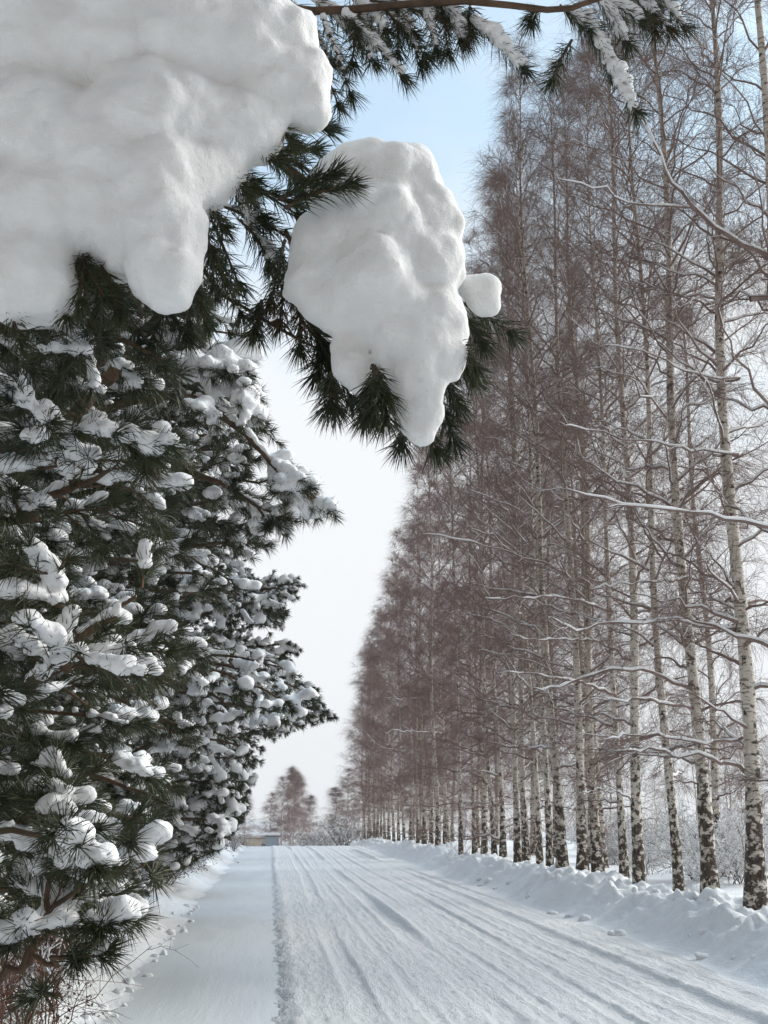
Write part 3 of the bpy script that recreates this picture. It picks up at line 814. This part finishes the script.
bough(tB, [(20, 480, 7.0), (110, 372, 6.2), (140, 335, 6.0), (172, 292, 5.8)], r0=.06, ntw=9, tlen=.5, bark=M_PBARK, bound=bB, nw=.003, sr=.06, voxel=.013)
bough(tB, [(60, 420, 6.8), (180, 395, 6.0), (240, 430, 5.8), (275, 465, 5.8), (325, 505, 5.8)], r0=.03, ntw=12, tlen=.42, bound=bB, nw=.003, sr=.06, voxel=.013, psnow=.8)
bough(tB, [(60, 480, 6.8), (160, 470, 6.2), (230, 490, 6.0), (270, 520, 6.0)], r0=.03, ntw=14, tlen=.42, bound=bB, nw=.003, sr=.05, voxel=.013, psnow=.35, npt=16)
bough(tB, [(40, 380, 6.8), (150, 350, 6.3), (215, 360, 6.0), (250, 400, 5.9)], r0=.03, ntw=12, tlen=.42, bound=bB, nw=.003, sr=.07, voxel=.013, psnow=.9)
shift_children(tB)

# --- spruces C and beyond
def spruce(x, y, H, Rb, seed, label, count, bound, lod, azr=(-110, 60), group='snowy pines on the left verge', z0=.4, drp=.3):
    global rng
    rng = np.random.default_rng(seed)
    zg = float(ground_z(x, y))
    t = empty('spruce_tree' if drp > .2 else 'pine_tree', (x, y, zg), label, 'spruce tree' if drp > .2 else 'pine tree', group)
    pine_trunk(t, [(x, y, zg-.2), (x, y, zg+H*.5), (x, y, zg+H)], .016*H)
    for z in np.linspace(z0, H*.93, count):
        az = R(rng.uniform(*azr)); L = Rb*(1-z/H)**.75*rng.uniform(.75, 1.15)+.15; el = R(np.interp(z/H, [0, .6, 1], [-4, 12, 45])+rng.uniform(-8, 8))
        d = np.array([math.cos(az)*math.cos(el), math.sin(az)*math.cos(el), math.sin(el)])
        p0 = np.array([x, y, zg+z])
        pine_limb(t, [p0, p0+d*L*.5+np.array([0, 0, .04*L]), p0+d*L+np.array([0, 0, -.16*L])], bound=bound, droop=drp, **lod)
    shift_children(t)
    return t
bC = outline_fn([(540, 215), (562, 250), (575, 285), (600, 292), (640, 280), (672, 300), (690, 318), (720, 318), (740, 275), (765, 262), (790, 255), (810, 248), (845, 225), (862, 190), (900, 140), (1000, 60)])
lodC = dict(r0=.03, ntw=16, tlen=.7, nl=.075, nw=.006, npt=11, sr=.074, voxel=.022, nsub=3, psnow=.55, mneed=M_NEEDLE, needle_from=.05, snow_low=.8, axis_snow=True)
lodD = dict(r0=.03, ntw=12, tlen=.75, nl=.09, nw=.010, npt=8, sr=.085, voxel=.04, nsub=3, psnow=.65, mneed=M_NEEDLEF, needle_from=.05, snow_low=.8, axis_snow=True)
spruce(-2.1, 12.0, 9.0, 4.5, 41, 'tall spruce with drooping snow laden fronds behind the leaning pine', 64, bC, lodC)
tE = spruce(-2.1, 17.5, 8.0, 4.3, 42, 'spruce further along with a long snowy bough poking out over the road', 52, bC, lodC)
bough(tE, [(150, 745, 17.2), (225, 715, 16.8), (270, 703, 16.4), (300, 702, 16.2), (318, 714, 16)], bound=None, r0=.045, ntw=16, tlen=.5, nl=.08, nw=.006, npt=12, sr=.07, voxel=.022, psnow=.7)
bough(tE, [(150, 640, 17.2), (225, 605, 16.8), (265, 590, 16.4), (286, 592, 16.2)], bound=None, r0=.045, ntw=14, tlen=.6, nl=.08, nw=.006, npt=12, sr=.07, voxel=.022, psnow=.7)
bough(tE, [(150, 690, 17.2), (235, 650, 16.8), (285, 645, 16.4)], bound=None, r0=.045, ntw=14, tlen=.6, nl=.08, nw=.006, npt=12, sr=.07, voxel=.022, psnow=.7)
shift_children(tE)
spruce(-3.2, 24, 7.2, 3.4, 43, 'spruce partly hidden behind the spruce with the long bough', 40, bC, lodD)
spruce(-3.0, 31, 6.0, 2.8, 44, 'small frosted spruce near the far end of the pine row', 36, bC, lodD)
spruce(-3.2, 40, 6.0, 2.4, 45, 'hazy last spruce of the row before the pale house', 30, bC, lodD)
spruce(-4.2, 9.5, 8.5, 3.0, 46, 'dense dark spruce deep in the thicket between pine and spruces', 52, bB, lodC, drp=.25)
spruce(-3.9, 5.6, 7.5, 2.6, 47, 'shadowed spruce standing behind the nearest pine', 52, bB, lodC, drp=.25)
bake_snow()
# second rank, copies of the far spruces, closing the thicket
srcs = [o for o in COL.objects if o.parent is None and o.name.startswith('spruce_tree')]
for k, (x, y, rz, s, lab) in enumerate([(-6.5, 13, .4, 1.15, 'back row spruce closing the gap left of the drooping spruce'), (-6, 19, -.3, 1.2, 'back row spruce behind the bough spruce'),
        (-6.5, 27, .2, 1.2, 'back row spruce beyond the middle of the pine row'), (-5.5, 46, .1, 1.0, 'far back row spruce near the house')]):
    o = copy_tree(srcs[[2, 2, 3, 3][k]]); o.location = (x, y, float(ground_z(x, y))); o.rotation_euler.z = rz; o.scale = (s, s, s)
    o['label'] = lab

# ---------------------------------------------------------------- shrubs
def shrub_mesh(seed, H, nst, spread, nb, ntw, r0, m, snow=.5, leaf=0, stem_n='stems'):
    global rng
    keep = rng; rng = np.random.default_rng(seed)
    p0 = np.stack([rng.normal(0, .08*H, nst), rng.normal(0, .08*H, nst), np.zeros(nst)-.1], -1)
    az = rng.uniform(0, 6.3, nst); el = np.radians(rng.uniform(42, 85, nst)-10*(spread-1))
    D = np.stack([np.cos(az)*np.cos(el), np.sin(az)*np.cos(el), np.sin(el)], -1)
    P = branch_set(p0, D, H*rng.uniform(.7, 1.1, nst), 9, .12, .15)
    g = Geo(); g.tubes(P, np.linspace(1, .3, 9)[None]*np.full((nst, 1), r0), 5)
    ts = rng.uniform(.2, 1, (nst, nb)); p, T = sample(P, ts)
    P2 = branch_set(p.reshape(-1, 3), side_dirs(T, 25, 60).reshape(-1, 3), H*rng.uniform(.15, .4, nst*nb), 6, .12, .15)
    g.tubes(P2, np.broadcast_to(np.linspace(1, .4, 6)[None]*r0*.42, (len(P2), 6)), 3)
    t3 = rng.uniform(.2, 1, (len(P2), ntw)); p3, T3 = sample(P2, t3)
    P3 = branch_set(p3.reshape(-1, 3), side_dirs(T3, 25, 60).reshape(-1, 3), H*rng.uniform(.05, .16, len(P2)*ntw), 4, .15, .15)
    g.tubes(P3, np.broadcast_to(np.array([1, .9, .8, .6])[None]*r0*.22, (len(P3), 4)), 3)
    st = g.build(stem_n, m, False)
    sn = lf = None
    if snow:
        gs = Geo()
        for A, rr in ((P, r0), (P2, r0*.55), (P3, r0*.5)):
            k = rng.uniform(size=len(A)) < snow
            B = A[k].copy(); n_ = B.shape[1]; B[:, :, 2] += rr*1.1
            w = np.sin(np.linspace(.25, math.pi-.2, n_))
            gs.tubes(B, rr*(.7+.9*rng.uniform(size=(len(B), 1)))*w[None]+.002, 5)
        sn = gs.build('snow', M_SNOW)
    if leaf:
        q, TQ = sample(P3, rng.uniform(.1, 1, (len(P3), leaf))); q = q.reshape(-1, 3); k = len(q)
        a = nrm(rng.normal(size=(k, 3))); b = nrm(np.cross(a, rng.normal(size=(k, 3)))); s = rng.uniform(.010, .022, (k, 1))
        V = np.stack([q, q+a*s+b*s*.5, q+a*s*2, q+a*s-b*s*.5], 1).reshape(-1, 3)
        lf = mesh_from('leaves', V, np.arange(k)[:, None]*4+np.arange(4)[None], M_DEADLEAF, False)
    rng = keep
    return st, sn, lf
def shrub(me, x, y, s, label, group, name='shrub', cat='shrub', z=None):
    e = empty(name, (x, y, float(ground_z(x, y)) if z is None else z), label, cat, group)
    for n_, d in zip(('stems', 'snow', 'leaves'), me):
        if d is not None:
            o = link(n_, d, e); o.scale = (s, s, s)
    e.rotation_euler.z = rng.uniform(0, 6.3)
    return e
rng = np.random.default_rng(77)
SB = [shrub_mesh(200+i, 1.6, 16, 1.3, 9, 6, .011, M_SHRUB, .75) for i in range(3)]
for k in range(26):
    x = rng.uniform(8.2, 17); y = rng.uniform(13, 30)*(x/8.5)
    shrub(SB[k % 3], x, y, rng.uniform(.6, 1.15), 'snow covered twiggy shrub in the white field behind the birch trunks', 'snowy shrubs behind the birches')
RBm = [shrub_mesh(300+i, 1.5, 14, 1.1, 8, 6, .008, M_SHRUB, .25, 3) for i in range(2)]
labs = ['rusty leaved bush under the nearest pine at the left edge', 'rusty brown bush behind the lower boughs of the nearest pine', 'dark red brown bush at the foot of the leaning pine', 'bush with dead brown leaves between the two pines',
        'low red brown bush under the drooping spruce', 'dark leafy bush below the spruce with the long bough', 'dark brown bush at the far end of the verge', 'small dark bush near the last spruces']
for k, (x, y, s) in enumerate([(-1.6, 6.6, .8), (-2.5, 6.2, 1.1), (-1.65, 8.4, .8), (-2.6, 9.6, 1.1), (-2.3, 12.0, .8), (-2.2, 16.5, .9), (-2.2, 24, 1.1), (-2.3, 33, 1.1)]):
    shrub(RBm[k % 2], x, y, s, labs[k], 'brown bushes under the pines')

BRm = shrub_mesh(320, 1.3, 16, 1.1, 8, 5, .006, M_DEADLEAF, 0)
for x, y, sc, lab in [(-1.22, 4.7, .75, 'bare reddish twiggy bush at the lower left under the nearest pine'), (-1.5, 5.7, .9, 'bare reddish bush just behind the lowest pine boughs'), (-1.75, 7.4, .9, 'bare red brown bush on the verge between the pines')]:
    shrub(BRm, x, y, sc, lab, 'bare reddish bushes under the pines')

# far end of the road: reddish birches, a frosted tree, snowy bushes
FIELD = [birch_proto(12., .08, 540+i, 50, 8, 5, 1., .003, M_TWIG, False, .08, twl=1.7) for i in range(2)]
FAR = [birch_proto(12., .09, 500+i, 80, 11, 8, .85, .0038, M_TWIGFAR, False, .03, prof=(1.2, 1.8, 2.0, 1.5, .4), twl=1.9) for i in range(2)]
fl = ['reddish birch clump stem beyond the road crest, tallest in the middle', 'reddish birch left of the tallest one beyond the crest', 'reddish birch right of the tallest one beyond the crest', 'low twiggy tree at the left of the distant birch clump', 'low twiggy tree at the right of the distant birch clump', 'grey hazy tree beyond the house', 'grey brown tree at the foot of the birch row end', 'tangled bare tree just beyond the last roadside birch', 'reddish birch hidden behind the middle of the distant clump']
for k, (px, Y, top) in enumerate([(290, 100, 768), (281, 98, 778), (299, 104, 776), (271, 108, 794), (309, 110, 796), (244, 120, 790), (336, 86, 788), (348, 80, 770), (294, 112, 772)]):
    p = at(px, 840, Y); zt = at(px, top, Y)[2]; zg = float(ground_z(p[0], Y))
    e = empty('birch_tree' if k in (0, 1, 2, 8) else 'bare_tree', (p[0], Y, zg), fl[k], 'birch tree' if k in (0, 1, 2, 8) else 'bare tree', 'bare trees beyond the road crest')
    s = (zt-zg)/12.
    for n_, d in zip(('trunk', 'crown'), FAR[k % 2]):
        o = link(n_, d, e); o.scale = (max(s, .85), max(s, .85), s)
    e.rotation_euler.z = k*1.3
for k in range(16):
    x = rng.uniform(11, 34); y = 14+x*rng.uniform(1.0, 2.2)
    e = empty('bare_tree', (x, y, float(ground_z(x, y))-.1), 'bare young tree in the snowy field, seen between the birch trunks', 'bare tree', 'bare young trees in the field')
    q = rng.uniform(.35, .75)
    for n_, d in zip(('trunk', 'crown'), FIELD[k % 2]):
        o = link(n_, d, e); o.scale = (.5+q*.5, .5+q*.5, q)
    e.rotation_euler.z = rng.uniform(0, 6.3)
FS = shrub_mesh(400, 2.2, 18, 1.2, 10, 8, .02, M_SHRUB, .3)
for k, (px, Y, s, lab) in enumerate([(306, 84, .8, 'small snowy bush in front of the distant birch clump'), (319, 80, .8, 'snow capped bush at the top of the road'), (345, 72, 1.2, 'frosted bush by the end of the birch row'), (330, 76, .8, 'frosted low bush right of the snow capped one'), (233, 50, .45, 'frosted bush at the end of the spruces')]):
    p = at(px, 845, Y); shrub(FS, p[0], Y, s, lab, 'frosted bushes at the road top')

# distant wood beyond the field: reads as one mass
def wood(name, X0, X1, Y0, Y1, n, h0, h1, seed):
    r = np.random.default_rng(seed)
    x = r.uniform(X0, X1, n); y = r.uniform(Y0, Y1, n); h = r.uniform(h0, h1, n)*(.8+.35*vn4(x*.06, y*.06))
    z = ground_z(x, y)
    g = Geo()
    p0 = np.stack([x, y, z], -1)
    global rng
    keep = rng; rng = r
    P = branch_set(p0, np.tile([[0, 0, 1.]], (n, 1)), h, 6, 0, .05)
    g.tubes(P, np.linspace(.12, .02, 6)[None]*np.ones((n, 1)), 3)
    ts = r.uniform(.1, 1, (n, 26)); p, T = sample(P, ts)
    D = side_dirs(T, 25, 55)
    P2 = branch_set(p.reshape(-1, 3), D.reshape(-1, 3), (h[:, None]*np.interp(ts, [.1, 1], [.28, .1])).ravel(), 4, .05, .15)
    g.tubes(P2, np.broadcast_to(np.array([1, .8, .6, .4])[None]*.035, (len(P2), 4)), 3)
    t3 = r.uniform(.2, 1, (len(P2), 4)); p3, T3 = sample(P2, t3)
    P3 = branch_set(p3.reshape(-1, 3), side_dirs(T3, 25, 60).reshape(-1, 3), r.uniform(.4, 1.1, len(P2)*4), 3, .1, .1)
    g.tubes(P3, np.broadcast_to(np.array([1, .8, .5])[None]*.02, (len(P3), 3)), 3)
    rng = keep
    o = link(name, g.build(name, M_TWIGFAR, False)); return tag(o, 'hazy bare woodland far across the snowy field', 'woodland', kind='stuff')
wood('distant_woodland', 30, 230, 120, 200, 420, 5, 9, 9)

# pale house beyond the crest
def box(g, x0, x1, y0, y1, z0, z1):
    V = np.array([(x, y, z) for z in (z0, z1) for y in (y0, y1) for x in (x0, x1)], float)
    g.add(V, np.array([[0, 2, 3, 1], [4, 5, 7, 6], [0, 1, 5, 4], [2, 6, 7, 3], [0, 4, 6, 2], [1, 3, 7, 5]]))
hp = at(254, 845, 150); hx, hy = hp[0], 150.0; hz = float(ground_z(hx, hy))+.9
h = empty('house', (hx, hy, hz), 'pale ochre house with a snowy roof beyond the end of the pine row', 'house')
g = Geo(); box(g, -3.6, 3.2, 0, 7, -1.6, 3.0)
g.add(np.array([(-3.6, 0, 3.0), (-3.6, 7, 3.0), (-3.6, 3.5, 4.8), (3.2, 0, 3.0), (3.2, 7, 3.0), (3.2, 3.5, 4.8)], float), np.array([[0, 1, 2], [3, 5, 4]]))
link('wall', g.build('wall', M_WALL, False), h)
def slab(y0, z0, y1, z1, th, ov):
    V = []
    for x in (-3.6-ov, 3.2+ov):
        V += [(x, y0, z0), (x, y1, z1), (x, y1, z1+th), (x, y0, z0+th)]
    return np.array(V, float), np.array([[0, 1, 2, 3], [7, 6, 5, 4], [0, 4, 5, 1], [1, 5, 6, 2], [2, 6, 7, 3], [3, 7, 4, 0]])
g = Geo(); g.add(*slab(-.5, 2.80, 3.5, 4.86, .1, .3)); g.add(*slab(7.5, 2.80, 3.5, 4.86, .1, .3)); rf = link('roof', g.build('roof', M_ROOF, False), h)
g = Geo(); g.add(*slab(-.55, 2.905, 3.5, 4.965, .28, .33)); g.add(*slab(7.55, 2.905, 3.5, 4.965, .28, .33)); link('snow', g.build('snow', M_SNOW, False), rf)
for wx in (-1.8, 1.4):
    g = Geo(); box(g, wx-.5, wx+.5, -.04, -.005, 1.0, 2.2); wf = link('window', g.build('window', M_FRAME, False), h)
    g = Geo(); box(g, wx-.42, wx+.42, -.06, -.045, 1.08, 2.12); link('pane', g.build('pane', M_GLASS, False), wf)
bp = at(272, 848, 84); bz = float(ground_z(bp[0], 84))
b = empty('garden_shed', (bp[0], 84, bz), 'small blue grey shed like box beside the pale house at the road top', 'shed')
g = Geo(); box(g, -.5, .5, 0, 1.2, -.2, 1.3); link('wall', g.build('wall', M_BLUE, False), b)
g = Geo(); box(g, -.6, .6, -.1, 1.3, 1.303, 1.38); r_ = link('roof', g.build('roof', M_ROOF, False), b)
g = Geo(); box(g, -.58, .58, -.08, 1.28, 1.383, 1.55); link('snow', g.build('snow', M_SNOW, False), r_)
g = Geo(); box(g, -.3, .3, -.035, -.003, -.1, 1.2); link('door', g.build('door', M_BLUE, False), b)

# dry reddish sprigs poking out of the verge snow at the lower left
for k, (px, py, Y) in enumerate([(52, 1016, 6.2), (20, 1022, 6.0)]):
    p = at(px, py, Y); g = Geo()
    P = branch_set(np.tile([p], (5, 1))+rng.normal(size=(5, 3))*.03, np.array([[rng.normal()*.4, rng.normal()*.4, 1] for _ in range(5)]), rng.uniform(.12, .25, 5), 5, 0, .1)
    P[:, 0, 2] -= .15
    g.tubes(P, np.broadcast_to(np.linspace(.004, .002, 5)[None], (5, 5)), 4)
    e = empty('dry_sprig', p, ['reddish dry pine sprig poking from the verge snow, right of two', 'reddish dry pine sprig in the bottom left corner'][k], 'sprig', 'dry sprigs in the verge snow')
    o = link('stems', g.build('stems', M_DEADLEAF), e); gn = Geo(); needles(gn, P[:, 2:].reshape(-1, 3), np.tile([[0, 0, 1.]], (15, 1)), 16, .07, .003, 20, 60)
    o2 = link('needles', gn.build('needles', M_DEADLEAF, False), e)
    shift_children(e)

# ---------------------------------------------------------------- light and sky
SUN_EL, SUN_AZ = R(30), R(74)     # azimuth measured from +Y towards +X
w = bpy.data.worlds.new('World'); S.world = w; w.use_nodes = True
nt = w.node_tree; bg = nt.nodes['Background']
sky = N(nt, 'ShaderNodeTexSky', sky_type='NISHITA'); sky.sun_disc = False
sky.sun_elevation = SUN_EL; sky.sun_rotation = SUN_AZ; sky.air_density = 1.0; sky.dust_density = 1.5; sky.ozone_density = 1.2
tc = N(nt, 'ShaderNodeTexCoord')
sp = N(nt, 'ShaderNodeSeparateXYZ'); nt.links.new(tc.outputs['Generated'], sp.inputs[0])
mp = N(nt, 'ShaderNodeMapping'); mp.inputs['Scale'].default_value = (1, 1, 2.2); nt.links.new(tc.outputs['Generated'], mp.inputs['Vector'])
cl = noise(nt, mp.outputs[0], 2.6, 7, .58)
mr = N(nt, 'ShaderNodeMapRange'); mr.inputs[1].default_value = .16; mr.inputs[2].default_value = .75; mr.inputs[3].default_value = .62; mr.inputs[4].default_value = -.26
nt.links.new(sp.outputs['Z'], mr.inputs[0])
fac = ramp(nt, math_n(nt, 'ADD', cl.outputs['Fac'], mr.outputs[0]), [(.42, (.40, .40, .40)), (.85, (1, 1, 1))])
skyb = N(nt, 'ShaderNodeMix', data_type='RGBA', blend_type='MULTIPLY'); skyb.inputs[0].default_value = 1
nt.links.new(sky.outputs[0], skyb.inputs[6]); skyb.inputs[7].default_value = (1.8, 2.22, 2.0, 1)
mx = mixc(nt, fac.outputs['Color'], skyb.outputs[2], (6.35, 6.55, 6.75))
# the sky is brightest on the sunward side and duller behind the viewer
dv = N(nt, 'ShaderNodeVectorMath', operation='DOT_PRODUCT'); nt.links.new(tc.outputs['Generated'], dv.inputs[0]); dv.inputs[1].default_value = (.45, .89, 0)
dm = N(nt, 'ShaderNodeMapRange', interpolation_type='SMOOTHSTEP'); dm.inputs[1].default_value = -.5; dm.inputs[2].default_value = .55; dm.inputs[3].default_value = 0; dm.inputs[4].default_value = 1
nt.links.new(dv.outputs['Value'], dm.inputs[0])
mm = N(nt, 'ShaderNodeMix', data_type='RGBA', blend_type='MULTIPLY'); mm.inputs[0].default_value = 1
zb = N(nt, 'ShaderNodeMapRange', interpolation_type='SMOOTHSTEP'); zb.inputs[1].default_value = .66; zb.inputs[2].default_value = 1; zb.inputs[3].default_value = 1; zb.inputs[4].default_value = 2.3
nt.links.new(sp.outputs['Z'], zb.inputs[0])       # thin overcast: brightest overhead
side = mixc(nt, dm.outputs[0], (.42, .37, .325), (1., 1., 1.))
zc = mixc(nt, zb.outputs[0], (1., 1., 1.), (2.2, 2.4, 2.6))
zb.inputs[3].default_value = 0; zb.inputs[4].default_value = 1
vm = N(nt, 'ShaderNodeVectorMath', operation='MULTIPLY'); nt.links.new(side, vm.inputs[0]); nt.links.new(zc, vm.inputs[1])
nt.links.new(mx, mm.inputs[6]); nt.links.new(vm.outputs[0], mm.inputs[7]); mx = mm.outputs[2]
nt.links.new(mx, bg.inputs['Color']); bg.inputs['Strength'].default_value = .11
sl = bpy.data.lights.new('sun', 'SUN'); so = bpy.data.objects.new('sun', sl); COL.objects.link(so)
sl.energy = 2.3; sl.angle = R(24); sl.color = (1, .96, .91)
so.rotation_euler = (math.pi/2-SUN_EL, 0, math.pi-SUN_AZ)
S.view_settings.view_transform = 'Standard'; S.view_settings.look = 'None'; S.view_settings.gamma = 1; S.view_settings.exposure = .45

# ---------------------------------------------------------------- thin winter haze
hm = bpy.data.materials.new('haze'); hm.use_nodes = True
hn = hm.node_tree; hn.nodes.remove(hn.nodes['Principled BSDF'])
pv = hn.nodes.new('ShaderNodeVolumePrincipled'); pv.inputs['Density'].default_value = .0008; pv.inputs['Color'].default_value = (.98, .985, .99, 1); pv.inputs['Anisotropy'].default_value = .2
hn.links.new(pv.outputs[0], hn.nodes['Material Output'].inputs['Volume'])
g = Geo(); box(g, -420, 420, -30, 480, -9, 27)
tag(link('haze', g.build('haze', hm, False)), 'thin pale winter haze over the whole road', 'haze', kind='stuff')
